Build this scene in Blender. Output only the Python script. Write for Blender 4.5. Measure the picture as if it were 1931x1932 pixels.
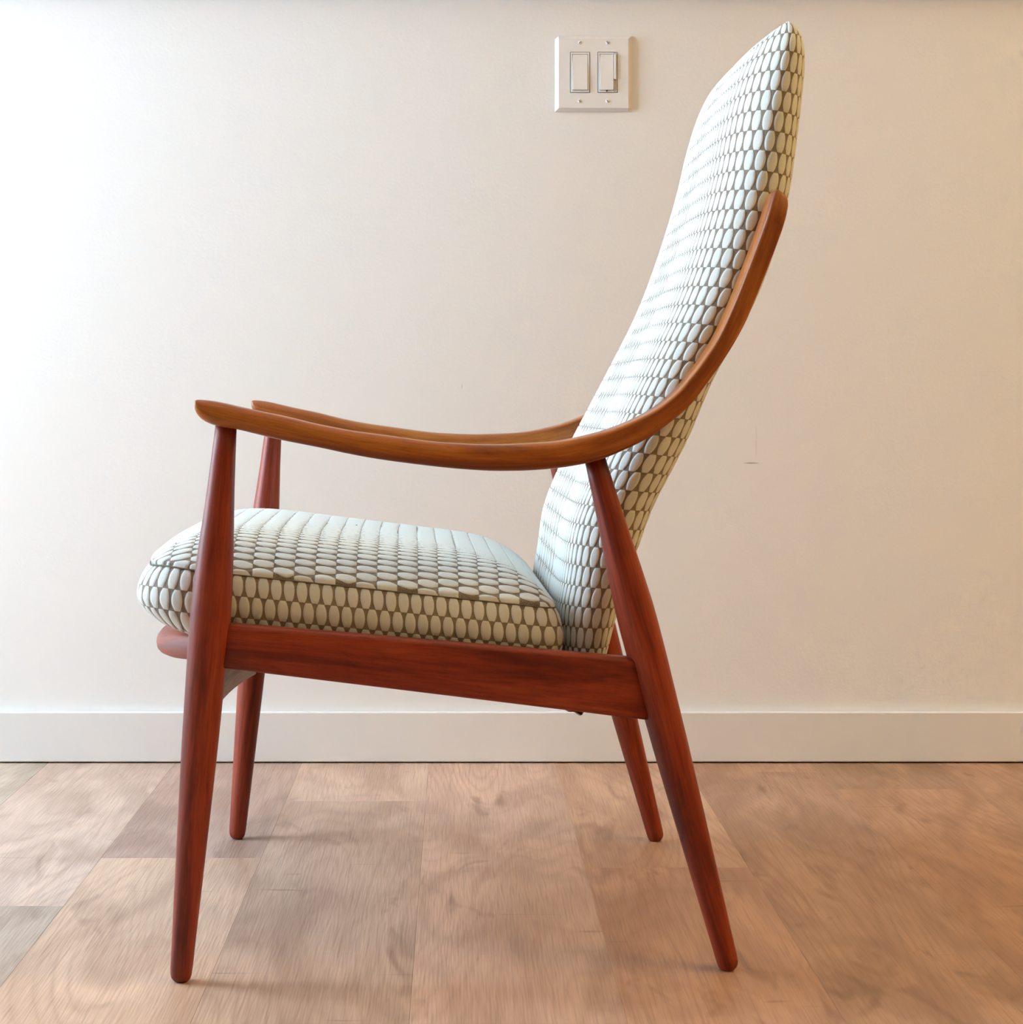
import bpy, bmesh, math, random
import numpy as np
from mathutils import Vector, Matrix

# ------------------------------------------------------------------ scene
for o in list(bpy.data.objects):
    bpy.data.objects.remove(o, do_unlink=True)
SC = bpy.context.scene
COL = SC.collection
random.seed(7)

# camera: level, 0.543 m above the floor, facing the wall squarely
cam_d = bpy.data.cameras.new('camera')
cam_d.sensor_fit = 'HORIZONTAL'
cam_d.sensor_width = 36.0
cam_d.lens = 3650.0 * 36.0 / 1931.0
cam_d.shift_x = (965.5 - 862.0) / 1931.0
cam_d.shift_y = -(966.0 - 758.0) / 1931.0
cam_d.clip_start = 0.05
cam = bpy.data.objects.new('camera', cam_d)
cam.location = (0, 0, 0.543)
cam.rotation_euler = (math.radians(90), 0, 0)
COL.objects.link(cam)
SC.camera = cam

# room dimensions (metres)
X0, X1 = -2.10, 4.20
Y0, Y1 = -2.40, 2.918
ZC = 2.45
WIN_Y0, WIN_Y1, WIN_Z0, WIN_Z1 = 1.78, 2.80, 0.35, 2.10

world = bpy.data.worlds.new('world')
SC.world = world
world.use_nodes = True
bg = world.node_tree.nodes['Background']
bg.inputs[0].default_value = (0.75, 0.88, 1.0, 1)
bg.inputs[1].default_value = 0.6

def area_light(name, loc, rot, sx, sy, energy, color, spread=180):
    d = bpy.data.lights.new(name, 'AREA')
    d.shape = 'RECTANGLE'
    d.size, d.size_y = sx, sy
    d.energy = energy
    d.color = color
    d.spread = math.radians(spread)
    o = bpy.data.objects.new(name, d)
    o.location = loc
    o.rotation_euler = rot
    COL.objects.link(o)
    return o

# daylight entering through the window in the left wall
area_light('window_daylight', (X0 - 0.10, (WIN_Y0 + WIN_Y1) / 2, (WIN_Z0 + WIN_Z1) / 2),
           (0, math.radians(-90), 0), WIN_Z1 - WIN_Z0, WIN_Y1 - WIN_Y0, 113.0, (0.66, 0.835, 1.0))

SC.view_settings.view_transform = 'Standard'
SC.view_settings.look = 'None'
SC.view_settings.gamma = 1.0
SC.view_settings.use_curve_mapping = False
SC.view_settings.exposure = 0.06
SC.cycles.max_bounces = 5
SC.cycles.diffuse_bounces = 4
SC.cycles.use_light_tree = False
SC.cycles.adaptive_threshold = 0.10
SC.cycles.adaptive_min_samples = 16
SC.cycles.glossy_bounces = 2
SC.cycles.caustics_reflective = False
SC.cycles.caustics_refractive = False

# ------------------------------------------------------------------ helpers
def tag(o, label=None, cat=None, group=None, kind=None):
    if label: o['label'] = label
    if cat: o['category'] = cat
    if group: o['group'] = group
    if kind: o['kind'] = kind
    return o

def link(name, me, mat=None, parent=None):
    o = bpy.data.objects.new(name, me)
    if mat is not None and len(me.materials) == 0:
        me.materials.append(mat)
    COL.objects.link(o)
    if parent is not None:
        o.parent = parent
    return o

def empty(name, loc=(0, 0, 0), rz=0.0):
    o = bpy.data.objects.new(name, None)
    o.location = loc
    o.rotation_euler = (0, 0, rz)
    o.empty_display_size = 0.1
    COL.objects.link(o)
    return o

def mesh_from(name, verts, faces, uvs=None, smooth=True):
    """uvs: one (u, v) list per face, matching its corners."""
    me = bpy.data.meshes.new(name)
    me.from_pydata([tuple(v) for v in verts], [], faces)
    if uvs is not None:
        lay = me.uv_layers.new(name='UVMap')
        i = 0
        for p, uv in zip(me.polygons, uvs):
            for k in range(len(p.vertices)):
                lay.data[p.loop_start + k].uv = uv[k]
    for p in me.polygons:
        p.use_smooth = smooth
    me.update()
    return me

def fix_normals(me):
    bm = bmesh.new(); bm.from_mesh(me)
    bmesh.ops.recalc_face_normals(bm, faces=bm.faces)
    bm.to_mesh(me); bm.free()
    return me

def box_mesh(name, x0, x1, y0, y1, z0, z1, bevel=0.0, seg=1):
    bm = bmesh.new()
    bmesh.ops.create_cube(bm, size=1.0)
    for v in bm.verts:
        v.co = Vector(((x0 + x1) / 2 + v.co.x * (x1 - x0), (y0 + y1) / 2 + v.co.y * (y1 - y0), (z0 + z1) / 2 + v.co.z * (z1 - z0)))
    if bevel > 0:
        bmesh.ops.bevel(bm, geom=list(bm.edges), offset=bevel, segments=seg, profile=0.5, affect='EDGES')
    me = bpy.data.meshes.new(name)
    bm.to_mesh(me); bm.free()
    return me

def loft(name, rings, closed_ends=True, lens=None):
    """rings: list of equal-length closed loops of Vectors. UV = (along, around) in metres."""
    n = len(rings[0])
    verts, faces, uvs = [], [], []
    for r in rings:
        verts += r
    if lens is None:
        lens = [0.0]
        for a, b in zip(rings[:-1], rings[1:]):
            ca = sum(a, Vector()) / n; cb = sum(b, Vector()) / n
            lens.append(lens[-1] + (cb - ca).length)
    mid = rings[len(rings) // 2]
    arc = [0.0]
    for k in range(n):
        arc.append(arc[-1] + (mid[(k + 1) % n] - mid[k]).length)
    for i in range(len(rings) - 1):
        for k in range(n):
            k2 = (k + 1) % n
            faces.append((i * n + k, i * n + k2, (i + 1) * n + k2, (i + 1) * n + k))
            uvs.append([(lens[i], arc[k]), (lens[i], arc[k + 1]), (lens[i + 1], arc[k + 1]), (lens[i + 1], arc[k])])
    if closed_ends:
        for base, ring, L in ((0, rings[0], lens[0]), ((len(rings) - 1) * n, rings[-1], lens[-1])):
            c = sum(ring, Vector()) / n
            ci = len(verts); verts.append(c)
            for k in range(n):
                faces.append((base + k, base + (k + 1) % n, ci))
                uvs.append([(L, arc[k]), (L, arc[k + 1]), (L, arc[k])])
    return fix_normals(mesh_from(name, verts, faces, uvs))

def interp(xs, ys, x):
    if x <= xs[0]: return ys[0]
    for i in range(len(xs) - 1):
        if x <= xs[i + 1]:
            t = (x - xs[i]) / (xs[i + 1] - xs[i])
            return ys[i] + (ys[i + 1] - ys[i]) * t
    return ys[-1]

def catmull(pts, n):
    """resample a polyline of tuples to n points, evenly by arc length, through a Catmull-Rom spline"""
    P = [Vector(p) for p in pts]
    P = [P[0] * 2 - P[1]] + P + [P[-1] * 2 - P[-2]]
    dense = []
    for i in range(1, len(P) - 2):
        for k in range(12):
            t = k / 12
            a, b, c, d = P[i - 1], P[i], P[i + 1], P[i + 2]
            dense.append(0.5 * ((2 * b) + (c - a) * t + (2 * a - 5 * b + 4 * c - d) * t * t + (3 * b - a - 3 * c + d) * t ** 3))
    dense.append(P[-2])
    L = [0.0]
    for a, b in zip(dense[:-1], dense[1:]):
        L.append(L[-1] + (b - a).length)
    out = []
    for k in range(n):
        s = L[-1] * k / (n - 1)
        j = 0
        while j < len(L) - 2 and L[j + 1] < s: j += 1
        t = (s - L[j]) / max(1e-9, L[j + 1] - L[j])
        out.append(dense[j].lerp(dense[j + 1], t))
    return out

# ------------------------------------------------------------------ materials
class NT:
    def __init__(self, name, rough=0.5, spec=0.5):
        self.m = bpy.data.materials.new(name)
        self.m.use_nodes = True
        self.t = self.m.node_tree
        self.b = self.t.nodes['Principled BSDF']
        self.b.inputs['Roughness'].default_value = rough
        self.b.inputs['Specular IOR Level'].default_value = spec
    def n(self, kind, **kw):
        nd = self.t.nodes.new(kind)
        for k, v in kw.items(): setattr(nd, k, v)
        return nd
    def set(self, sock, v):
        if hasattr(v, 'is_output') or isinstance(v, bpy.types.NodeSocket):
            self.t.links.new(v, sock)
        else:
            sock.default_value = v
    def math(self, op, a, b=0.0, c=None, clamp=False):
        nd = self.n('ShaderNodeMath', operation=op, use_clamp=clamp)
        self.set(nd.inputs[0], a); self.set(nd.inputs[1], b)
        if c is not None: self.set(nd.inputs[2], c)
        return nd.outputs[0]
    def mix(self, f, a, b, blend='MIX'):
        nd = self.n('ShaderNodeMix', data_type='RGBA', blend_type=blend)
        self.set(nd.inputs[0], f)
        self.set(nd.inputs[6], a if not isinstance(a, tuple) else (*a, 1) if len(a) == 3 else a)
        self.set(nd.inputs[7], b if not isinstance(b, tuple) else (*b, 1) if len(b) == 3 else b)
        return nd.outputs[2]
    def ramp(self, f, stops, interp='LINEAR'):
        nd = self.n('ShaderNodeValToRGB')
        nd.color_ramp.interpolation = interp
        e = nd.color_ramp.elements
        while len(e) < len(stops): e.new(0.5)
        for el, (p, c) in zip(e, stops):
            el.position = p
            el.color = (*c, 1) if len(c) == 3 else c
        self.set(nd.inputs[0], f)
        return nd.outputs[0]
    def noise(self, vec, scale, detail=3.0, rough=0.55, dist=0.0):
        nd = self.n('ShaderNodeTexNoise')
        self.set(nd.inputs['Vector'], vec)
        nd.inputs['Scale'].default_value = scale
        nd.inputs['Detail'].default_value = detail
        nd.inputs['Roughness'].default_value = rough
        nd.inputs['Distortion'].default_value = dist
        return nd.outputs[0]
    def mapping(self, vec, scale=(1, 1, 1), loc=(0, 0, 0), rot=(0, 0, 0)):
        nd = self.n('ShaderNodeMapping')
        self.set(nd.inputs[0], vec)
        self.set(nd.inputs[1], loc)
        nd.inputs[2].default_value = rot
        nd.inputs[3].default_value = scale
        return nd.outputs[0]
    def bump(self, h, strength=0.3, dist=0.001):
        nd = self.n('ShaderNodeBump')
        nd.inputs['Strength'].default_value = strength
        nd.inputs['Distance'].default_value = dist
        self.set(nd.inputs['Height'], h)
        self.t.links.new(nd.outputs[0], self.b.inputs['Normal'])
    def base(self, c):
        self.set(self.b.inputs['Base Color'], c if not isinstance(c, tuple) else (*c, 1))

def paint(name, col, rough=0.6, tex=0.12, scale=260.0):
    g = NT(name, rough, 0.3)
    tc = g.n('ShaderNodeTexCoord').outputs['Object']
    n1 = g.noise(tc, 3.0, 0.0)
    g.base(g.mix(g.math('MULTIPLY', n1, 0.5), col, tuple(c * 0.96 for c in col)))
    if tex > 0: g.bump(g.noise(tc, scale, 1.0), tex, 0.0008)
    return g.m

def wall_paint():
    """eggshell white with one scuff, one hairline crack and a nick, all fixed to the wall"""
    g = NT('wall_eggshell_paint', 0.55, 0.3)
    geo = g.n('ShaderNodeTexCoord').outputs['Object']
    sep = g.n('ShaderNodeSeparateXYZ'); g.set(sep.inputs[0], geo)
    x, z = sep.outputs[0], sep.outputs[2]
    nz = g.noise(geo, 60.0, 1.0)
    def blob(cx, cz, hx, hz, wob=0.0):
        dx = g.math('DIVIDE', g.math('SUBTRACT', g.math('ADD', x, g.math('MULTIPLY', g.math('SUBTRACT', nz, 0.5), wob)), cx), hx)
        dz = g.math('DIVIDE', g.math('SUBTRACT', z, cz), hz)
        d = g.math('ADD', g.math('POWER', g.math('ABSOLUTE', dx), 2.0), g.math('POWER', g.math('ABSOLUTE', dz), 2.0))
        return g.math('SUBTRACT', 1.0, d, clamp=True)
    crack = blob(0.4450, 0.4505, 0.014, 0.0013)
    scuff = g.math('MULTIPLY', blob(0.4520, 0.4840, 0.0022, 0.030, 0.002), g.math('MULTIPLY', nz, 0.22))
    nick = g.math('MULTIPLY', blob(0.0080, 0.5662, 0.0008, 0.005), 0.35)
    marks = g.math('ADD', g.math('MULTIPLY', crack, 0.75), g.math('ADD', scuff, nick), clamp=True)
    n1 = g.noise(geo, 2.2, 0.0)
    c = g.mix(g.math('MULTIPLY', n1, 0.5), (0.84, 0.83, 0.815), (0.82, 0.81, 0.79))
    g.base(g.mix(marks, c, (0.22, 0.18, 0.14)))
    g.bump(g.noise(geo, 240.0, 1.0), 0.18, 0.0008)
    return g.m

def teak(name, dark, mid, light, rough=0.46):
    g = NT(name, rough, 0.38)
    uv = g.n('ShaderNodeUVMap').outputs[0]
    oi = g.n('ShaderNodeObjectInfo')
    off = g.n('ShaderNodeCombineXYZ')
    g.set(off.inputs[0], g.math('MULTIPLY', oi.outputs['Random'], 9.0))
    g.set(off.inputs[1], g.math('MULTIPLY', oi.outputs['Random'], 5.0))
    broad = g.noise(g.mapping(uv, (4.0, 40.0, 1), off.outputs[0]), 1.0, 4.0, 0.6, 0.8)
    fine = g.noise(g.mapping(uv, (22.0, 420.0, 1), off.outputs[0]), 1.0, 3.0, 0.65)
    pores = g.noise(g.mapping(uv, (90.0, 1500.0, 1), off.outputs[0]), 1.0, 2.0, 0.6)
    c = g.ramp(broad, [(0.30, dark), (0.50, mid), (0.72, light)])
    c = g.mix(g.ramp(fine, [(0.42, (0, 0, 0)), (0.75, (0.55, 0.55, 0.55))]), c, dark)
    c = g.mix(g.ramp(pores, [(0.60, (0, 0, 0)), (0.72, (0.5, 0.5, 0.5))]), c, tuple(v * 0.45 for v in dark))
    g.base(c)
    g.bump(g.math('ADD', fine, g.math('MULTIPLY', pores, 0.6)), 0.10, 0.0006)
    g.b.inputs['Coat Weight'].default_value = 0.06
    g.b.inputs['Coat Roughness'].default_value = 0.35
    return g.m

def fabric():
    """woven upholstery: pale mint ovals on a taupe ground, half-drop rows (UV in metres: x across, y along the oval)"""
    g = NT('woven_oval_fabric', 0.85, 0.2)
    uv = g.n('ShaderNodeUVMap').outputs[0]
    sep = g.n('ShaderNodeSeparateXYZ'); g.set(sep.inputs[0], uv)
    PX, PY = 0.0121, 0.0200
    t = g.math('DIVIDE', sep.outputs[1], PY)
    row = g.math('FLOOR', t)
    odd = g.math('MULTIPLY', g.math('FLOORED_MODULO', row, 2.0), 0.5)
    s = g.math('ADD', g.math('DIVIDE', sep.outputs[0], PX), odd)
    fx = g.math('MULTIPLY', g.math('ABSOLUTE', g.math('SUBTRACT', g.math('FRACT', s), 0.5)), 2.0)   # 0 centre .. 1 edge
    fy = g.math('MULTIPLY', g.math('ABSOLUTE', g.math('SUBTRACT', g.math('FRACT', t), 0.5)), 2.0)
    hw = g.math('MULTIPLY', 0.83, g.math('SUBTRACT', 1.0, g.math('MULTIPLY', g.math('POWER', fy, 2.2), 0.50)))
    ex = g.math('SUBTRACT', hw, fx)
    ey = g.math('MULTIPLY', g.math('SUBTRACT', 0.985, fy), 3.0)
    e = g.math('MINIMUM', ex, ey)
    mask = g.math('MULTIPLY_ADD', e, 14.0, 0.5, clamp=True)
    puff = g.math('POWER', g.math('MULTIPLY', g.math('MAXIMUM', e, 0.0), 1.4, clamp=True), 0.5)
    thr = g.n('ShaderNodeTexNoise'); g.set(thr.inputs['Vector'], g.mapping(uv, (2200, 380, 1)))
    thr.inputs['Scale'].default_value = 1.0; thr.inputs['Detail'].default_value = 2.0
    weave = g.n('ShaderNodeTexNoise'); g.set(weave.inputs['Vector'], g.mapping(uv, (1500, 1500, 1)))
    weave.inputs['Scale'].default_value = 1.0
    oval = g.mix(thr.outputs[0], (0.64, 0.69, 0.67), (0.78, 0.82, 0.80))
    ground = g.mix(g.ramp(weave.outputs[0], [(0.4, (0, 0, 0)), (0.62, (1, 1, 1))]), (0.16, 0.13, 0.095), (0.34, 0.29, 0.23))
    rim = g.ramp(e, [(0.0, (1, 1, 1)), (0.06, (0, 0, 0))])
    g.base(g.mix(mask, ground, oval))
    h = g.math('ADD', g.math('MULTIPLY', puff, 0.25), g.math('MULTIPLY', g.math('ADD', thr.outputs[0], weave.outputs[0]), 0.12))
    g.bump(h, 0.35, 0.0008)
    g.b.inputs['Sheen Weight'].default_value = 0.15
    g.b.inputs['Sheen Roughness'].default_value = 0.5
    return g.m

def plank_mat():
    """printed oak vinyl plank: tint per plank (object colour), grain along local Y"""
    g = NT('oak_plank', 0.48, 0.4)
    tc = g.n('ShaderNodeTexCoord').outputs['Object']
    oi = g.n('ShaderNodeObjectInfo')
    off = g.n('ShaderNodeCombineXYZ')
    g.set(off.inputs[0], g.math('MULTIPLY', oi.outputs['Random'], 31.0))
    g.set(off.inputs[1], g.math('MULTIPLY', oi.outputs['Random'], 17.0))
    warp = g.noise(g.mapping(tc, (5.0, 1.6, 1), off.outputs[0]), 1.0, 0.0)
    # cathedral figure
    fig = g.noise(g.mapping(tc, (7.0, 0.95, 1), off.outputs[0]), 1.0, 0.6, 0.5, 0.25)
    rings = g.math('MULTIPLY', g.math('PINGPONG', g.math('MULTIPLY', fig, 26.0), 0.5), 2.0)
    streak = g.noise(g.mapping(tc, (330.0, 9.0, 1), off.outputs[0]), 1.0, 1.5, 0.65, 0.0)
    pore = g.noise(g.mapping(tc, (480.0, 22.0, 1), off.outputs[0]), 1.0, 0.0, 0.6)
    smoke = g.noise(g.mapping(tc, (9.0, 3.0, 1), off.outputs[0]), 1.0, 2.5, 0.6, 1.2)
    knot = g.noise(g.mapping(tc, (17.0, 5.0, 1), off.outputs[0]), 1.0, 2.0, 0.6, 1.2)
    split = g.noise(g.mapping(tc, (7.0, 55.0, 1), off.outputs[0]), 1.0, 1.5, 0.55, 0.8)
    col = g.n('ShaderNodeObjectInfo').outputs['Color']
    c = g.mix(g.ramp(smoke, [(0.36, (0.75, 0.75, 0.75)), (0.60, (0, 0, 0))]), col, g.mix(1.0, col, (0.66, 0.61, 0.58), 'MULTIPLY'))
    c = g.mix(g.ramp(smoke, [(0.58, (0, 0, 0)), (0.78, (0.55, 0.55, 0.55))]), c, g.mix(1.0, col, (1.22, 1.20, 1.16), 'MULTIPLY'))
    c = g.mix(g.math('MULTIPLY', g.math('POWER', rings, 2.5), g.math('MULTIPLY', warp, 0.62)), c, g.mix(1.0, col, (0.60, 0.54, 0.48), 'MULTIPLY'))
    c = g.mix(g.ramp(streak, [(0.48, (0, 0, 0)), (0.74, (0.42, 0.42, 0.42))]), c, g.mix(1.0, col, (0.50, 0.43, 0.37), 'MULTIPLY'))
    c = g.mix(g.ramp(knot, [(0.60, (0, 0, 0)), (0.74, (0.60, 0.60, 0.60))]), c, g.mix(1.0, col, (0.40, 0.33, 0.28), 'MULTIPLY'))
    c = g.mix(g.ramp(split, [(0.71, (0, 0, 0)), (0.80, (0.55, 0.55, 0.55))]), c, g.mix(1.0, col, (0.36, 0.28, 0.22), 'MULTIPLY'))
    g.base(c)
    g.bump(pore, 0.35, 0.0008)
    return g.m

M_WALL = wall_paint()
M_TRIM = paint('trim_white_paint', (0.80, 0.79, 0.775), 0.45, 0.06)
M_CEIL = paint('ceiling_paint', (0.78, 0.76, 0.72), 0.8)
M_ROOM = paint('room_wall_paint', (0.36, 0.26, 0.17), 0.7)
M_SUB = paint('floor_underlay', (0.06, 0.045, 0.035), 0.8)
M_PLANK = plank_mat()
M_LEG = teak('teak_red_brown', (0.105, 0.010, 0.004), (0.285, 0.036, 0.011), (0.410, 0.072, 0.021))
M_ARM = teak('teak_golden_brown', (0.190, 0.042, 0.009), (0.400, 0.118, 0.022), (0.540, 0.210, 0.040), 0.34)
M_RAW = teak('weathered_grey_wood', (0.26, 0.19, 0.155), (0.40, 0.32, 0.27), (0.48, 0.40, 0.35), 0.75)
M_FAB = fabric()
M_PLATE = paint('switch_plastic', (0.82, 0.805, 0.785), 0.35, 0.0)
M_SLOT = paint('dark_gap', (0.10, 0.08, 0.06), 0.6, 0.0)
def metal(name, col, rough):
    g = NT(name, rough); g.b.inputs['Metallic'].default_value = 1.0
    tc = g.n('ShaderNodeTexCoord').outputs['Object']
    g.base(g.mix(g.noise(tc, 90.0), col, tuple(c * 0.6 for c in col)))
    return g.m
M_METAL = metal('zinc_metal', (0.55, 0.50, 0.46), 0.4)

# ------------------------------------------------------------------ room shell
T = 0.12
floor = tag(link('floor', box_mesh('floor', X0 - T, X1 + T, Y0 - T, Y1 + T, -0.12, -0.006), M_SUB), kind='structure')
tag(link('wall_back', box_mesh('wall_back', X0 - T, X1 + T, Y1, Y1 + T, -0.006, ZC), M_WALL), kind='structure')
tag(link('wall_right', box_mesh('wall_right', X1, X1 + T, Y0, Y1, -0.006, ZC), M_ROOM), kind='structure')
tag(link('wall_front', box_mesh('wall_front', X0 - T, X1 + T, Y0 - T, Y0, -0.006, ZC), M_ROOM), kind='structure')
tag(link('ceiling', box_mesh('ceiling', X0 - T, X1 + T, Y0 - T, Y1 + T, ZC, ZC + T), M_CEIL), kind='structure')
bm = bmesh.new()
for (a, b, c, d) in ((Y0, WIN_Y0, -0.006, ZC), (WIN_Y1, Y1, -0.006, ZC), (WIN_Y0, WIN_Y1, -0.006, WIN_Z0), (WIN_Y0, WIN_Y1, WIN_Z1, ZC)):
    r = bmesh.ops.create_cube(bm, size=1.0)
    for v in r['verts']:
        v.co = Vector((X0 - T / 2 + v.co.x * T, (a + b) / 2 + v.co.y * (b - a), (c + d) / 2 + v.co.z * (d - c)))
me = bpy.data.meshes.new('wall_left'); bm.to_mesh(me); bm.free()
tag(link('wall_left', me, M_WALL), kind='structure')
win = tag(empty('window_1', (X0 - 0.03, (WIN_Y0 + WIN_Y1) / 2, WIN_Z0)), kind='structure')
wy, wz = (WIN_Y1 - WIN_Y0) / 2, WIN_Z1 - WIN_Z0
for nm, y0, y1, z0, z1 in (('window_frame', -wy, -wy + .05, 0, wz), ('window_frame', wy - .05, wy, 0, wz), ('window_frame', -wy, wy, 0, .05),
                           ('window_frame', -wy, wy, wz - .05, wz), ('mullion', -.02, .02, 0.05, wz - .05)):
    link(nm, box_mesh(nm, -.03, .03, y0, y1, z0, z1, .004), M_TRIM, win)

# skirting board with a hairline gap above the planks, and the ledge that caps the visible wall
tag(link('baseboard_back', box_mesh('baseboard_back', X0 + .001, X1 - .001, Y1 - .013, Y1 - .0005, 0.0022, 0.0765, .0012, 2), M_TRIM), kind='structure')
tag(link('trim_1', box_mesh('trim_1', X0 + .001, X1 - .001, Y1 - .050, Y1 - .0005, 1.1830, 1.215, .003, 2), M_TRIM), kind='structure')

# floor planks, one object each
PW = 0.191
PL = 1.22
def lin(c):
    return tuple(((v / 255) / 12.92 if v / 255 < 0.04045 else ((v / 255 + 0.055) / 1.055) ** 2.4) for v in c)
JOINT = {-5: 1.95, -4: 2.55, -3: 2.45, -2: 2.084, -1: 2.302, 0: 2.632, 1: 1.680, 2: 2.255, 3: 1.62, 4: 2.711, 5: 2.20, 6: 1.80, 7: 2.50}
TINT = {(-3, 0): (206, 184, 166), (-3, 1): (198, 178, 162), (-2, 0): (192, 174, 158), (-2, 1): (208, 184, 164), (-1, 0): (210, 182, 156), (-1, 1): (186, 158, 140),
        (0, 0): (195, 161, 141), (0, 1): (206, 174, 156), (1, 0): (204, 170, 148), (1, 1): (204, 170, 148), (2, 0): (190, 153, 126), (2, 1): (193, 156, 129),
        (3, 0): (183, 145, 118), (3, 1): (183, 145, 118), (4, 0): (183, 144, 115), (4, 1): (171, 134, 109), (5, 0): (180, 140, 110), (5, 1): (180, 141, 113)}
PAL = [(204, 172, 148), (190, 156, 130), (180, 150, 130), (198, 164, 138), (188, 152, 126)]
shared = {}
k0 = math.floor((X0 + 0.2324) / PW); k1 = math.ceil((X1 + 0.2324) / PW)
for k in range(k0, k1):
    xa, xb = max(X0, -0.2324 + PW * k), min(X1, -0.2324 + PW * (k + 1))
    if xb - xa < 0.01: continue
    j0 = JOINT.get(k, 1.7 + 1.2 * random.random())
    cuts = [j0 + PL * i for i in range(-5, 4)]
    for i in range(len(cuts) - 1):
        ya, yb = max(Y0, cuts[i]), min(Y1, cuts[i + 1])
        if Y1 - yb < 0.03: yb = Y1
        if yb - ya < 0.03: continue
        key = (round(xb - xa, 4), round(yb - ya, 4))
        if key not in shared:
            hx, hy = key[0] / 2, key[1] / 2
            g = 0.00004
            b = 0.0004
            zs = -0.006
            V = [(-hx + g, -hy + g, zs), (hx - g, -hy + g, zs), (hx - g, hy - g, zs), (-hx + g, hy - g, zs),
                 (-hx + g, -hy + g, -b * .7), (hx - g, -hy + g, -b * .7), (hx - g, hy - g, -b * .7), (-hx + g, hy - g, -b * .7),
                 (-hx + g + b, -hy + g + b, 0), (hx - g - b, -hy + g + b, 0), (hx - g - b, hy - g - b, 0), (-hx + g + b, hy - g - b, 0)]
            Fc = [(3, 2, 1, 0), (8, 9, 10, 11)] + [(a, (a + 1) % 4, (a + 1) % 4 + 4, a + 4) for a in range(4)] + [(a + 4, (a + 1) % 4 + 4, (a + 1) % 4 + 8, a + 8) for a in range(4)]
            shared[key] = mesh_from('plank', V, Fc, smooth=False)
            shared[key].materials.append(M_PLANK)
        o = link('plank', shared[key], None, floor)
        o.location = ((xa + xb) / 2, (ya + yb) / 2, 0)
        near = 1 if cuts[i] >= j0 - 1e-6 else 0
        rgb = TINT.get((k, near), random.choice(PAL))
        rgb = tuple(c * random.uniform(0.985, 1.015) for c in rgb)
        o.color = (*lin(rgb), 1)

# ------------------------------------------------------------------ added, unseen warm uplighter (its light lives here)
def fill(x, y, watts, label):  # lamp added out of view to bounce warm fill off the ceiling
    t = tag(empty('added_fill_lamp', (x, y, 0)), label, 'added fill lamp', 'added unseen warm uplighter floor lamps')
    n = 36
    def ring(r, z): return [Vector((r * math.cos(2 * math.pi * i / n), r * math.sin(2 * math.pi * i / n), z)) for i in range(n)]
    link('base', loft('base', [ring(.14, .0005), ring(.14, .014), ring(.11, .022), ring(.02, .030)]), M_METAL, t)
    link('pole', loft('pole', [ring(.012, .02), ring(.012, 1.62), ring(.016, 1.64)]), M_METAL, t)
    link('bowl', loft('bowl', [ring(.03, 1.63), ring(.10, 1.65), ring(.16, 1.70), ring(.185, 1.75), ring(.180, 1.75), ring(.155, 1.705), ring(.10, 1.662), ring(.03, 1.645)]), M_TRIM, t)
    d = bpy.data.lights.new('added_fill_light', 'AREA')
    d.shape = 'DISK'; d.size = 0.22; d.energy = watts; d.color = (1.0, 0.68, 0.23)
    o = bpy.data.objects.new('added_fill_light', d); COL.objects.link(o); o.parent = t; o.location = (0, 0, 1.72); o.rotation_euler = (math.pi, 0, 0)
fill(2.45, 1.00, 104.0, 'added unseen brushed metal uplighter floor lamp nearer the light switch wall')
fill(1.20, -1.50, 6.0, 'added unseen brushed metal uplighter floor lamp further from the light switch wall')

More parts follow.
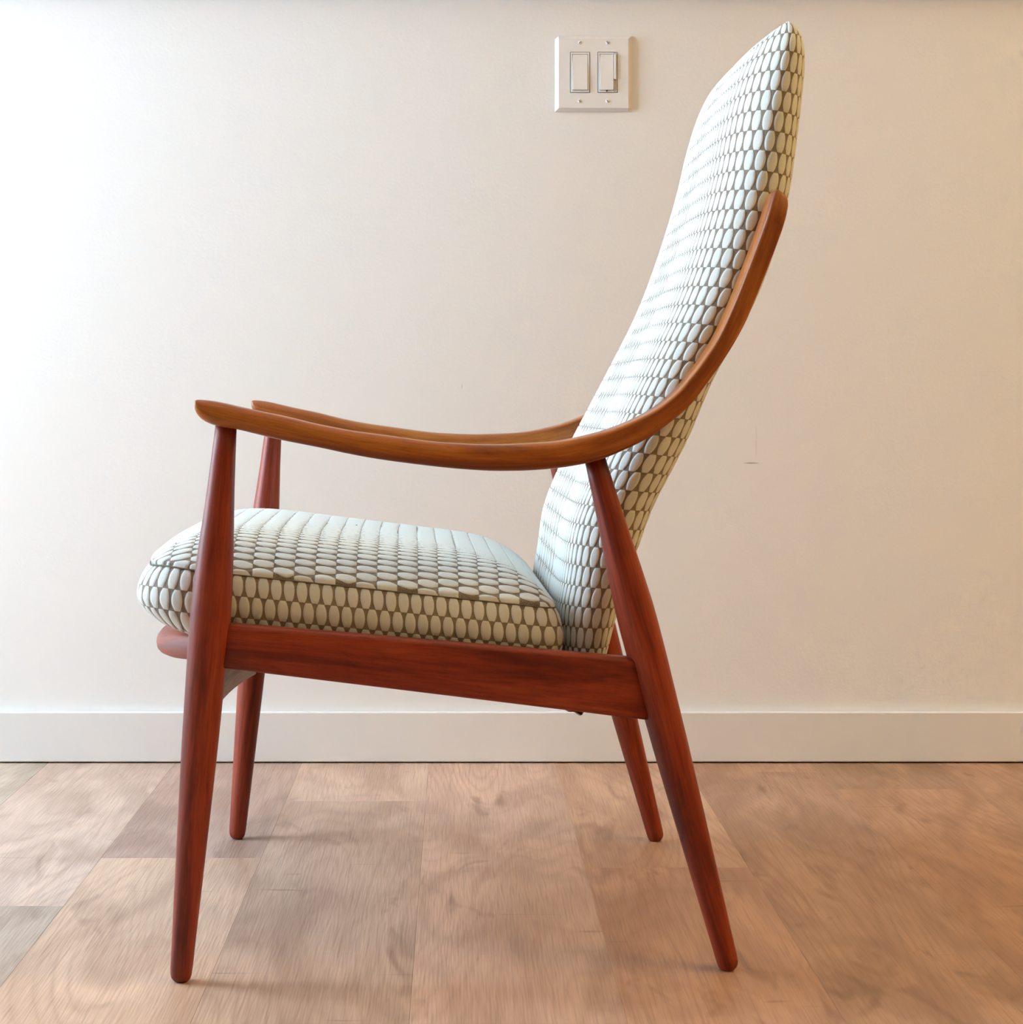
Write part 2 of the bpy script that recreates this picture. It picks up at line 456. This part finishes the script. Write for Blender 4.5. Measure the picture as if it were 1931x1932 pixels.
# ------------------------------------------------------------------ light switch
def light_switch():
    W, Hh, D = 0.1152, 0.1143, 0.0062
    t = tag(empty('light_switch', (0.2062, Y1, 1.0374)), 'white two-gang rocker light switch plate on the wall above the chair arm', 'light switch')
    # plate with two openings, wide chamfered rim
    xs = [-W / 2, -W / 2 + .0052, -.0355, -.0055, .0060, .0360, W / 2 - .0052, W / 2]
    zs = [-Hh / 2, -Hh / 2 + .0050, -.0295, .0322, Hh / 2 - .0050, Hh / 2]
    V, Fc = [], []
    idx = {}
    for i, x in enumerate(xs):
        for j, z in enumerate(zs):
            rim = i in (0, len(xs) - 1) or j in (0, len(zs) - 1)
            idx[(i, j)] = len(V); V.append((x, -0.0012 if rim else -D, z))
    holes = {(2, 2), (4, 2)}
    for i in range(len(xs) - 1):
        for j in range(len(zs) - 1):
            if (i, j) in holes: continue
            Fc.append((idx[(i, j)], idx[(i + 1, j)], idx[(i + 1, j + 1)], idx[(i, j + 1)]))
    for (i, j) in holes:                     # opening walls
        q = [idx[(i, j)], idx[(i + 1, j)], idx[(i + 1, j + 1)], idx[(i, j + 1)]]
        b = []
        for v in q:
            b.append(len(V)); V.append((V[v][0], -.0005, V[v][2]))
        for a in range(4): Fc.append((q[a], b[a], b[(a + 1) % 4], q[(a + 1) % 4]))
    ring = [(i, 0) for i in range(len(xs))] + [(len(xs) - 1, j) for j in range(1, len(zs))] + [(i, len(zs) - 1) for i in range(len(xs) - 2, -1, -1)] + [(0, j) for j in range(len(zs) - 2, 0, -1)]
    b = []
    for r in ring:
        v = V[idx[r]]; b.append(len(V)); V.append((v[0], 0, v[2]))
    for a in range(len(ring)): Fc.append((idx[ring[a]], b[a], b[(a + 1) % len(ring)], idx[ring[(a + 1) % len(ring)]]))
    link('plate', fix_normals(mesh_from('plate', V, Fc, smooth=False)), M_PLATE, t)
    for (x0, x1, dim) in ((-.0355, -.0055, False), (.0060, .0360, True)):
        z0, z1 = -.0295, .0322
        fr = empty('rocker_switch', (0, 0, 0)); fr.parent = t
        gap = .0009
        # inner frame standing slightly proud, a dark gap around it
        bm = bmesh.new()
        fx0, fx1, fz0, fz1 = x0 + gap, x1 - gap, z0 + gap, z1 - gap
        rw = .0024
        px1 = fx1 - rw - (.0024 if dim else 0)
        for (a, bb, c, d) in ((fx0, fx0 + rw, fz0, fz1), (px1, fx1, fz0, fz1) if not dim else (fx1 - .0008, fx1, fz0, fz1),
                              (fx0 + rw, px1, fz0, fz0 + rw * 1.2), (fx0 + rw, px1, fz1 - rw, fz1)):
            r = bmesh.ops.create_cube(bm, size=1.0)
            for v in r['verts']:
                v.co = Vector(((a + bb) / 2 + v.co.x * (bb - a), -.0035 + v.co.y * .0066, (c + d) / 2 + v.co.z * (d - c)))
        me = bpy.data.meshes.new('switch_frame'); bm.to_mesh(me); bm.free()
        bpy.data.objects.remove(fr)
        f = link('switch_frame', me, M_PLATE, t)
        link('back_gap', box_mesh('back_gap', x0 + .0001, x1 - .0001, -.0012, -.0004, z0 + .0001, z1 - .0001), M_SLOT, f)
        # paddle: wedge, lower edge out
        ax0, ax1, az0, az1 = fx0 + rw + .0003, px1 - .0003, fz0 + rw * 1.2 + .0005, fz1 - rw - .0003
        V = [(ax0, -.001, az0), (ax1, -.001, az0), (ax1, -.001, az1), (ax0, -.001, az1),
             (ax0, -.0098, az0), (ax1, -.0098, az0), (ax1, -.0064, az1), (ax0, -.0064, az1)]
        me = mesh_from('rocker', V, [(0, 1, 2, 3), (4, 7, 6, 5), (0, 4, 5, 1), (1, 5, 6, 2), (2, 6, 7, 3), (3, 7, 4, 0)], smooth=False)
        bm = bmesh.new(); bm.from_mesh(me)
        bmesh.ops.recalc_face_normals(bm, faces=bm.faces)
        bmesh.ops.bevel(bm, geom=list(bm.edges), offset=.0006, segments=2, profile=.5, affect='EDGES')
        bm.to_mesh(me); bm.free()
        link('rocker', me, M_PLATE, t)
        if dim:
            link('slider_track', box_mesh('slider_track', px1 + .0003, fx1 - .0009, -.0052, -.001, fz0, fz1), M_PLATE, t)
            link('dimmer_slider', box_mesh('dimmer_slider', px1 + .0004, fx1 - .0012, -.0088, -.001, az0 + .016, az1, .0004, 1), M_PLATE, t)
            link('pull_tab', box_mesh('pull_tab', (ax0 + ax1) / 2 - .0012, (ax0 + ax1) / 2 + .0012, -.0078, -.003, az0 - .0026, az0 - .0002, .0003, 1), M_SLOT, t)
    for (sx, sz, ang) in ((-.0207, .0463, -40), (.0208, .0463, 45), (-.0213, -.0418, 35), (.0208, -.0418, 50)):
        n = 16
        def ring(r, y): return [Vector((r * math.cos(2 * math.pi * i / n), y, r * math.sin(2 * math.pi * i / n))) for i in range(n)]
        s = link('screw', loft('screw', [ring(.0028, 0), ring(.0028, -.0005), ring(.0020, -.0010), ring(.0007, -.0012)]), M_PLATE, t)
        s.location = (sx, -D + .0001, sz); s.rotation_euler = (0, math.radians(ang), 0)
        link('slot', box_mesh('slot', -.0024, .0024, -.00128, -.0006, -.00035, .00035), M_SLOT, s)
light_switch()

# ------------------------------------------------------------------ the armchair
chair = tag(empty('armchair', (-0.0045, 2.115, 0), math.radians(1.4)),
            'high-backed teak lounge armchair upholstered in pale mint oval-patterned fabric', 'armchair')

def lathe_between(name, p0, p1, prof, mat, seg=28):
    p0, p1 = Vector(p0), Vector(p1)
    ax = (p1 - p0); L = ax.length; ax.normalize()
    sx = ax.cross(Vector((0, 1, 0))).normalized(); sy = ax.cross(sx).normalized()
    rings = [[p0 + ax * (t * L) + (sx * math.cos(2 * math.pi * k / seg) + sy * math.sin(2 * math.pi * k / seg)) * r for k in range(seg)] for t, r in prof]
    return link(name, loft(name, rings), mat, chair)

PROF = [(0.0, .0052), (0.0025, .0072), (0.007, .0090), (0.013, .0100), (0.025, .0105), (.073, .0112), (.149, .01255), (.24, .0141), (.34, .0158), (.434, .0172),
        (.53, .0181), (.60, .0188), (.66, .0190), (.70, .0186), (.77, .0166), (.82, .0148), (.88, .0127), (.94, .0111), (1.0, .0097)]
for s in (-1, 1):
    lathe_between('leg', (-0.2618, s * .296, 0.0), (-0.2164, s * .320, 0.526), PROF, M_LEG)
    lathe_between('leg', (0.2590, s * .272, 0.0), (0.1285, s * .262, 0.497), PROF, M_LEG)

# arms: one bentwood-like sweep each, from the paddle tip, under the elbow and up the side of the back
TOP = [(-.2448, .5425), (-.2442, .5440), (-.2410, .5449), (-.2300, .5439), (-.2200, .5420), (-.192, .5356), (-.1623, .5294), (-.1321, .522), (-.102, .5161), (-.0716, .5118),
       (-.0279, .5058), (.0029, .5034), (.0337, .5025), (.0651, .5035), (.0964, .5058), (.1313, .5130), (.1572, .5216), (.1840, .5345), (.2040, .5495), (.2200, .5672),
       (.2340, .5860), (.2470, .6065), (.2616, .6384), (.2742, .6698), (.2889, .7093), (.3000, .7425), (.3030, .7455)]
BOT = [(-.2448, .5402), (-.2444, .5366), (-.2430, .5327), (-.2396, .5284), (-.2340, .5244), (-.2238, .5207), (-.2049, .5173), (-.182, .5117), (-.1623, .507), (-.1321, .501), (-.102, .4945),
       (-.0716, .489), (-.0279, .4831), (.0029, .4799), (.0337, .4781), (.0651, .4784), (.0964, .4808), (.1285, .4867), (.1506, .4949), (.1768, .5074),
       (.1964, .5209), (.2186, .539), (.2353, .5606), (.2545, .5877), (.2702, .6148), (.2793, .6354), (.2909, .6636), (.3026, .6938), (.3087, .7114), (.3135, .730), (.3125, .7385)]
NA = 100
def clustered(pts):
    d = catmull([(a, b, 0) for a, b in pts], 3001)
    return [d[round(3000 * (1 - (1 - (i / (NA - 1)) ** 1.6) ** 1.25))] for i in range(NA)]
ta, tb = clustered(TOP), clustered(BOT)
def arm(s):
    rings = []
    for i in range(NA):
        f = 1 - (1 - (i / (NA - 1)) ** 1.6) ** 1.25
        a, b = ta[i], tb[i]
        um = (a.x + b.x) / 2
        vc = interp([-.25, -.10, .05, .13, .22, .32], [.321, .306, .283, .267, .264, .264], um if f < .62 else max(um, .13))
        w = interp([0, .006, .016, .04, .08, .4, .6, .97, 1.0], [.028, .034, .039, .043, .045, .046, .050, .047, .036], f)
        hh = Vector((a.x - b.x, 0, a.y - b.y))
        th = hh.length; hd = hh.normalized()
        c = Vector((um, s * vc, (a.y + b.y) / 2))
        r = min(interp([0, .45, .6, 1], [.0095, .0075, .0035, .0035], f), th * .48)
        # rounded rectangle in (v, hd)
        ring = []
        for (cx, cy, a0) in ((1, 1, 0), (-1, 1, 90), (-1, -1, 180), (1, -1, 270)):
            for q in range(5):
                an = math.radians(a0 + 90 * q / 4)
                x = cx * (w / 2 - r) + r * math.cos(an)
                y = cy * (th / 2 - r) + r * math.sin(an)
                ring.append(c + Vector((0, x, 0)) + hd * y)
        rings.append(ring)
    return link('arm', loft('arm', rings), M_ARM, chair)
arm(-1); arm(1)

# side rails
def side_rail(s):
    rings = []
    n = 10
    for i in range(n + 1):
        f = i / n
        u = -.2345 + (.1870 + .2345) * f
        v = s * (.3085 + (.2655 - .3085) * f)
        zt = .3388 + (u + .2345) / (.1607 + .2345) * (.2993 - .3388)
        zb = .2977 + (u + .2345) / (.1747 + .2345) * (.2399 - .2977)
        w, h, r = .022, zt - zb, .0045
        ring = []
        for (cx, cy, a0) in ((1, 1, 0), (-1, 1, 90), (-1, -1, 180), (1, -1, 270)):
            for q in range(4):
                an = math.radians(a0 + 90 * q / 3)
                ring.append(Vector((u, v + cx * (w / 2 - r) + r * math.cos(an), (zt + zb) / 2 + cy * (h / 2 - r) + r * math.sin(an))))
        rings.append(ring)
    return link('side_rail', loft('side_rail', rings), M_LEG, chair)
side_rail(-1); side_rail(1)

# bowed front rail
rings = []
n = 40
for i in range(n + 1):
    v = -.303 + .606 * i / n
    q = (v / .303) ** 2
    uf = -.3180 + .0820 * q
    zc = .2935 + .0240 * q
    hz = .0115 + .0035 * q
    ring = []
    for k in range(20):
        an = 2 * math.pi * k / 20
        cx = math.copysign(abs(math.cos(an)) ** .75, math.cos(an)); cz = math.copysign(abs(math.sin(an)) ** .75, math.sin(an))
        du = .022 - .010 * q
        ring.append(Vector((uf + du + du * cx, v, zc + hz * cz + .004 * cx)))
    rings.append(ring)
link('front_rail', loft('front_rail', rings), M_LEG, chair)

# deep grey inner apron between the front legs, its lower edge gently arched
rings = []
n = 24
for i in range(n + 1):
    v = -.292 + .584 * i / n
    q = 1 - (v / .292) ** 2
    zb, zt = .2055 + .0040 * q, .300
    u = -.2600 + .020 * (1 - q)
    rings.append([Vector((u - .003, v, zb)), Vector((u + .003, v, zb)), Vector((u + .003, v, zt)), Vector((u - .003, v, zt))])
ap = loft('apron', rings)
for p in ap.polygons: p.use_smooth = False
link('apron', ap, M_RAW, chair)

# rear cross rail and seat support slats (low behind the cushion)
link('rear_rail', box_mesh('rear_rail', .104, .126, -.262, .262, .248, .276, .004, 2), M_LEG, chair)
for k in range(5):
    u = -.17 + .062 * k
    z = .298 - .1 * (u + .217)
    link('seat_slat', box_mesh('seat_slat', u - .018, u + .018, -.290 + .012 * k * .6, .290 - .012 * k * .6, z, z + .008, .001), M_RAW, chair)

# little zinc spring clip under the near side rail
cl = [(.100, .2530), (.104, .2475), (.108, .2455), (.112, .2455), (.116, .2430), (.119, .2425), (.123, .2500)]
rings = []
pts = catmull([(a, b, 0) for a, b in cl], 24)
for i, p in enumerate(pts):
    c = Vector((p.x, -.250, p.y))
    rings.append([c + Vector((math.cos(2 * math.pi * k / 8) * .0014, math.sin(2 * math.pi * k / 8) * .006, math.sin(2 * math.pi * k / 8 + .8) * .0014)) for k in range(8)])
tag(link('spring_clip', loft('spring_clip', rings), M_METAL, chair), 'small zinc clip under the seat rail')

# ---- woven relief: the ovals stand proud of the ground as real geometry (same half-drop layout as the fabric material)
def cr_resample(A, x, axis, wrap):
    A = np.moveaxis(A, axis, 0); n = A.shape[0]
    i = np.floor(x).astype(int); t = (x - i).reshape((-1,) + (1,) * (A.ndim - 1))
    def g(k):
        return A[k % n] if wrap else A[np.clip(k, 0, n - 1)]
    a, b, c, d = g(i - 1), g(i), g(i + 1), g(i + 2)
    if not wrap:                                            # extrapolate past the ends
        a = np.where((i - 1 < 0).reshape(t.shape), 2 * b - c, a)
        d = np.where((i + 2 > n - 1).reshape(t.shape), 2 * c - b, d)
    r = 0.5 * (2 * b + (c - a) * t + (2 * a - 5 * b + 4 * c - d) * t ** 2 + (3 * b - a - 3 * c + d) * t ** 3)
    return np.moveaxis(r, 0, axis)

def oval_height(U, V, H):
    PXm, PYm = 0.0121, 0.0200
    t = V / PYm
    s_ = U / PXm + 0.5 * np.mod(np.floor(t), 2)
    fx = np.abs(np.mod(s_, 1) - 0.5) * 2
    fy = np.abs(np.mod(t, 1) - 0.5) * 2
    e = np.minimum(0.86 * (1 - 0.50 * fy ** 2.2) - fx, (1.0 - fy) * 3.0)
    q = np.clip(e / 0.42, 0, 1)
    return H * np.sqrt(np.maximum(0, 1 - (1 - q) ** 2))

def relief_grid(P, U, rows, cols, H, wrap_uv):
    """P: (r, n, 3) grid closed around axis 1; U: (r, n + 1, 2). Returns verts, quads, loop uvs of a fine displaced grid."""
    r, n = P.shape[:2]
    ri = np.linspace(0, r - 1, rows); ri[-1] -= 1e-6
    ci = np.linspace(0, n, cols + 1)
    Q = cr_resample(P, ri, 0, False)
    Q = cr_resample(Q, ci[:-1], 1, True)
    def linr(A, x, axis):
        A = np.moveaxis(A, axis, 0); i = np.minimum(np.floor(x).astype(int), A.shape[0] - 2)
        t = (x - i).reshape((-1,) + (1,) * (A.ndim - 1))
        return np.moveaxis(A[i] * (1 - t) + A[i + 1] * t, 0, axis)
    W = linr(linr(U, ri, 0), ci, 1)                         # (rows, cols + 1, 2)
    du = np.roll(Q, -1, 1) - np.roll(Q, 1, 1)
    dv = np.gradient(Q, axis=0)
    N = np.cross(du, dv); N /= np.maximum(1e-12, np.linalg.norm(N, axis=2, keepdims=True))
    Q = Q + N * oval_height(W[:, :-1, 0], W[:, :-1, 1], H)[..., None]
    a = np.arange(rows - 1)[:, None] * cols + np.arange(cols)[None, :]
    b = np.arange(rows - 1)[:, None] * cols + (np.arange(cols)[None, :] + 1) % cols
    F = np.stack([a, b, b + cols, a + cols], -1).reshape(-1, 4)
    L = np.stack([W[:-1, :-1], W[:-1, 1:], W[1:, 1:], W[1:, :-1]], 2).reshape(-1, 2)
    return Q.reshape(-1, 3), F, L

def relief_mesh(name, grids):
    V, F, L = [], [], []
    o = 0
    for v, f, l in grids:
        V.append(v); F.append(f + o); L.append(l); o += len(v)
    V = np.concatenate(V); F = np.concatenate(F); L = np.concatenate(L)
    me = bpy.data.meshes.new(name)
    me.vertices.add(len(V)); me.vertices.foreach_set('co', V.astype(np.float32).ravel())
    me.loops.add(len(F) * 4); me.loops.foreach_set('vertex_index', F.astype(np.int32).ravel())
    me.polygons.add(len(F))
    me.polygons.foreach_set('loop_start', (np.arange(len(F)) * 4).astype(np.int32))
    me.polygons.foreach_set('use_smooth', np.ones(len(F), dtype=bool))
    lay = me.uv_layers.new(name='UVMap')
    lay.data.foreach_set('uv', L.astype(np.float32).ravel())
    me.update(calc_edges=True); me.validate()
    return me

# ---- seat cushion: boxed edge, crowned top, bowed front
def seat_outline(n=160):
    pts = []
    uf, ur = -.2915, .0965          # front corner line, rear
    hf, hr = .2850, .2540           # half widths
    rf, rr = .050, .022
    def corner(cx, cy, r, a0, a1, m=10):
        return [(cx + r * math.cos(math.radians(a0 + (a1 - a0) * k / m)), cy + r * math.sin(math.radians(a0 + (a1 - a0) * k / m))) for k in range(m + 1)]
    c = []
    c += corner(uf + rf, -hf + rf, rf, 180, 270)
    c += [(uf + rf + (ur - rr - uf - rf) * k / 24, -hf + (hf - hr) * k / 24) for k in range(1, 24)]
    c += corner(ur - rr, -hr + rr, rr, 270, 360)
    c += [(ur, -hr + rr + 2 * (hr - rr) * k / 20) for k in range(1, 20)]
    c += corner(ur - rr, hr - rr, rr, 0, 90)
    c += [(ur - rr + (uf + rf - ur + rr) * k / 24, hr + (hf - hr) * k / 24) for k in range(1, 24)]
    c += corner(uf + rf, hf - rf, rf, 90, 180)
    c += [(uf, hf - rf - 2 * (hf - rf) * k / 24) for k in range(1, 24)]
    # bow the front
    out = []
    for (u, v) in c:
        if u < -.20:
            u -= .030 * (1 - (v / .285) ** 2) * min(1, (-.20 - u) / .11)
        out.append((u, v))
    return out
def ztop(u):
    z = .3835 - .118 * (u + .25)
    if u < -.27: z -= 5.0 * (u + .27) ** 2
    return z
def zbot(u): return .3190 - .100 * (u + .25)

def seat_cushion():
    O = seat_outline()
    N = len(O)
    cu, cv = -.105, 0.0
    verts, faces, uvs = [], [], []
    arc = [0.0]
    for k in range(N):
        a, b = O[k], O[(k + 1) % N]
        arc.append(arc[-1] + math.hypot(a[0] - b[0], a[1] - b[1]))
    # outward normals of the outline
    nor = []
    for k in range(N):
        a, b = O[k - 1], O[(k + 1) % N]
        t = (b[0] - a[0], b[1] - a[1]); l = math.hypot(*t)
        nor.append((t[1] / l, -t[0] / l))
    # boxing rings: (height fraction, bulge)
    box = [(0.0, -.012), (.04, -.006), (.12, -.001), (.3, .004), (.5, .006), (.7, .0045), (.88, .0015), (.96, -.0008), (1.0, -.0022)]
    def add_ring(fn):
        s = len(verts)
        for k in range(N): verts.append(Vector(fn(k)))
        return s
    prev = None
    for f, bl in box:
        def fn(k):
            u, v = O[k]
            fr = max(0.0, -nor[k][0])
            bb = bl * (1 + 1.2 * fr) - .012 * fr * (1 - f) ** 2
            uu, vv = u + nor[k][0] * bb, v + nor[k][1] * bb
            return (uu, vv, zbot(u) + (ztop(u) - zbot(u)) * f)
        s = add_ring(fn)
        if prev is not None:
            p, pf = prev
            for k in range(N):
                k2 = (k + 1) % N
                faces.append((p + k, p + k2, s + k2, s + k))
                hA, hB = pf * .0645, f * .0645
                uvs.append([(arc[k], hA - .0052), (arc[k + 1], hA - .0052), (arc[k + 1], hB - .0052), (arc[k], hB - .0052)])
        prev = (s, f)
    # seam groove then crowned top
    rs = [(1.0, 0.0006), (.985, .0045), (.965, .0082), (.93, .0140), (.88, .0205), (.80, .0285), (.70, .0345), (.58, .0382), (.44, .0400), (.28, .0408), (.12, .0410)]
    p = prev[0]
    def tuv(vi): return (verts[vi].y + .0031, verts[vi].x * 1.02)
    for r, h in rs[1:]:
        def fn(k):
            u, v = O[k]
            u2, v2 = cu + (u - cu) * r, cv + (v - cv) * r
            base = ztop(u) * r + ztop(cu) * (1 - r) if u > -.27 else (ztop(u) * r + ztop(cu) * (1 - r))
            lin = .3835 - .118 * (u2 + .25)
            zz = base * (r ** 3) + lin * (1 - r ** 3)
            return (u2, v2, zz + h)
        s = add_ring(fn)
        for k in range(N):
            k2 = (k + 1) % N
            faces.append((p + k, p + k2, s + k2, s + k))
            uvs.append([tuv(p + k), tuv(p + k2), tuv(s + k2), tuv(s + k)])
        p = s
    ci = len(verts); verts.append(Vector((cu, cv, .3835 - .118 * (cu + .25) + .041)))
    for k in range(N):
        k2 = (k + 1) % N
        faces.append((p + k, p + k2, ci)); uvs.append([tuv(p + k), tuv(p + k2), tuv(ci)])
    ci = len(verts); verts.append(Vector((cu, cv, zbot(cu))))
    for k in range(N):
        k2 = (k + 1) % N
        faces.append((k2, k, ci)); uvs.append([tuv(k2), tuv(k), tuv(ci)])
    A = np.array([tuple(v) for v in verts])
    nb, nt = len(box), len(rs) - 1
    Pb = A[:nb * N].reshape(nb, N, 3)
    Ub = np.zeros((nb, N + 1, 2))
    for r_, (f, _) in enumerate(box):
        Ub[r_, :, 0] = arc; Ub[r_, :, 1] = f * .0645 - .0052
    Pt = np.concatenate([Pb[-1:], A[nb * N:(nb + nt) * N].reshape(nt, N, 3), np.repeat(A[(nb + nt) * N][None, None], N, 1) * .96 + A[(nb + nt - 1) * N:(nb + nt) * N][None] * .04])
    Ut = np.concatenate([Pt, Pt[:, :1]], 1)
    Ut = np.stack([Ut[..., 1] + .0031, Ut[..., 0] * 1.02], -1)
    Pu = np.stack([Pb[0] * 1.0, Pb[0] * .5 + A[(nb + nt) * N + 1] * .5, Pb[0] * .02 + A[(nb + nt) * N + 1] * .98])[::-1]
    Uu = np.concatenate([Pu, Pu[:, :1]], 1)[..., 1::-1]
    grids = [relief_grid(Pb, Ub, 48, 1300, .0008, True), relief_grid(Pt, Ut, 170, 900, .0010, False), relief_grid(Pu, Uu, 6, 200, 0.0, False)]
    o = link('seat_cushion', relief_mesh('seat_cushion', grids), M_FAB, chair)
    # fine sewn seam along the top of the boxing
    sv = [Vector((u + nor[k][0] * -.0016, v + nor[k][1] * -.0016, ztop(u) + .0004)) for k, (u, v) in enumerate(O)]
    V, Fc = [], []
    m = 6
    for k in range(N):
        nn = Vector((nor[k][0], nor[k][1], 0))
        for q in range(m):
            an = 2 * math.pi * q / m
            V.append(sv[k] + (nn * math.cos(an) + Vector((0, 0, 1)) * math.sin(an)) * .0008)
    for k in range(N):
        for q in range(m):
            Fc.append((k * m + q, ((k + 1) % N) * m + q, ((k + 1) % N) * m + (q + 1) % m, k * m + (q + 1) % m))
    link('seam', fix_normals(mesh_from('seam', V, Fc)), M_SEAM, o)
    return o
M_SEAM = paint('seam_thread', (0.20, 0.165, 0.12), 0.9, 0.0)
seat_cushion()

# ---- tall upholstered back
FRONT = [(0.1, 0.284), (0.0985, 0.31), (0.0985, 0.338), (0.104, 0.3725), (0.1105, 0.417), (0.1242, 0.455), (0.1441, 0.499), (0.163, 0.5355), (0.1885, 0.585), (0.2186, 0.647), (0.2415, 0.7095), (0.2612, 0.7755), (0.275, 0.834), (0.2878, 0.874), (0.2996, 0.8985), (0.309, 0.9105), (0.318, 0.9165), (0.325, 0.918)]
REAR = [(.1440, .284), (.1480, .2962), (.1590, .3372), (.1780, .396), (.1940, .4395), (.2125, .4754), (.2305, .5112), (.2540, .5662), (.284, .6204), (.3020, .6587),
        (.3160, .6979), (.3285, .7472), (.3355, .7934), (.3415, .8448), (.3440, .8756), (.3432, .8950), (.3405, .9070), (.3350, .9150), (.3275, .9180)]
def back_cushion():
    NB = 84
    fa, ra = catmull([(a, b, 0) for a, b in FRONT], NB), catmull([(a, b, 0) for a, b in REAR], NB)
    # ring template in (p, v01): p 0 rear .. 1 front
    HW = .240
    def ring_pts(i):
        F, R = fa[i], ra[i]
        d = Vector((F.x - R.x, 0, F.y - R.y)); th = d.length
        base = Vector((R.x, 0, R.y))
        zc = (F.y + R.y) / 2
        w = HW
        s_top = .9180 - zc
        rc = .034
        if s_top < rc:                       # rounded top corners
            w = HW - rc + math.sqrt(max(0, rc * rc - (rc - s_top) ** 2))
            w = max(w, HW - rc * .80)
        a_r = .042
        out = []
        def P(p, v):
            return base + d * p + Vector((0, v, 0))
        pm = .44
        m1, m2, m3, m4 = 14, 16, 8, 14
        # start at centre front, go to -v, round the near side, rear, far side, back to the centre front
        half = []
        mexp = interp([.28, .45, .62, .80, .92], [9.0, 8.0, 5.5, 3.6, 3.2], zc)
        half.append((1.0, 0.0))
        for k in range(1, m1 + m2):
            an = math.pi / 2 * (k / (m1 + m2)) ** 1.15
            half.append((pm + (1 - pm) * math.cos(an), -w * math.sin(an) ** (2 / mexp)))
        for k in range(m3):
            an = math.pi / 2 * k / m3
            half.append((pm * (1 - math.sin(an)), -(w - a_r + a_r * math.cos(an))))
        for k in range(m4): half.append((0.0, -(w - a_r) * (1 - k / m4)))
        full = half + [(0.0, 0.0)] + [(p, -v) for p, v in reversed(half[1:])]
        return [P(p, v) for p, v in full]
    rings = [ring_pts(i) for i in range(NB)]
    n = len(rings[0])
    # UV: across = signed arc length from the centre front, along = spine length; pattern rows run across
    ref = rings[NB // 2]
    arc = [0.0]
    for k in range(n): arc.append(arc[-1] + (ref[(k + 1) % n] - ref[k]).length)
    lens = [0.0]
    for i in range(NB - 1):
        lens.append(lens[-1] + ((fa[i + 1] - fa[i]).length * .7 + (ra[i + 1] - ra[i]).length * .3))
    V, Fc, U = [], [], []
    for r in rings: V += r
    for i in range(NB - 1):
        for k in range(n):
            k2 = (k + 1) % n
            Fc.append((i * n + k, i * n + k2, (i + 1) * n + k2, (i + 1) * n + k))
            U.append([(arc[k], lens[i]), (arc[k + 1], lens[i]), (arc[k + 1], lens[i + 1]), (arc[k], lens[i + 1])])
    for i, L in ((0, lens[0]), (NB - 1, lens[-1])):
        ci = len(V); V.append(sum(rings[i], Vector()) / n)
        for k in range(n):
            k2 = (k + 1) % n
            Fc.append((i * n + k, i * n + k2, ci)); U.append([(arc[k], L), (arc[k + 1], L), (arc[k], L + .004)])
    P = np.array([[tuple(v) for v in r] for r in rings])
    Ug = np.zeros((NB, n + 1, 2)); Ug[..., 0] = np.array(arc)[None, :]; Ug[..., 1] = np.array(lens)[:, None]
    top = np.stack([P[-1], P[-1] * .03 + P[-1].mean(0) * .97]); bot = np.stack([P[0] * .03 + P[0].mean(0) * .97, P[0]])
    Uc = np.stack([Ug[-1], Ug[-1] + (0, .004)]); Ud = np.stack([Ug[0] - (0, .004), Ug[0]])
    grids = []
    for p_, u_, rr, cc, h_ in ((P, Ug, 420, 900, .0009), (top, Uc, 4, 300, 0.0), (bot, Ud, 4, 300, 0.0)):
        grids.append(relief_grid(p_, u_, rr, cc, h_, True))
    return link('back_cushion', relief_mesh('back_cushion', grids), M_FAB, chair)
back_cushion()
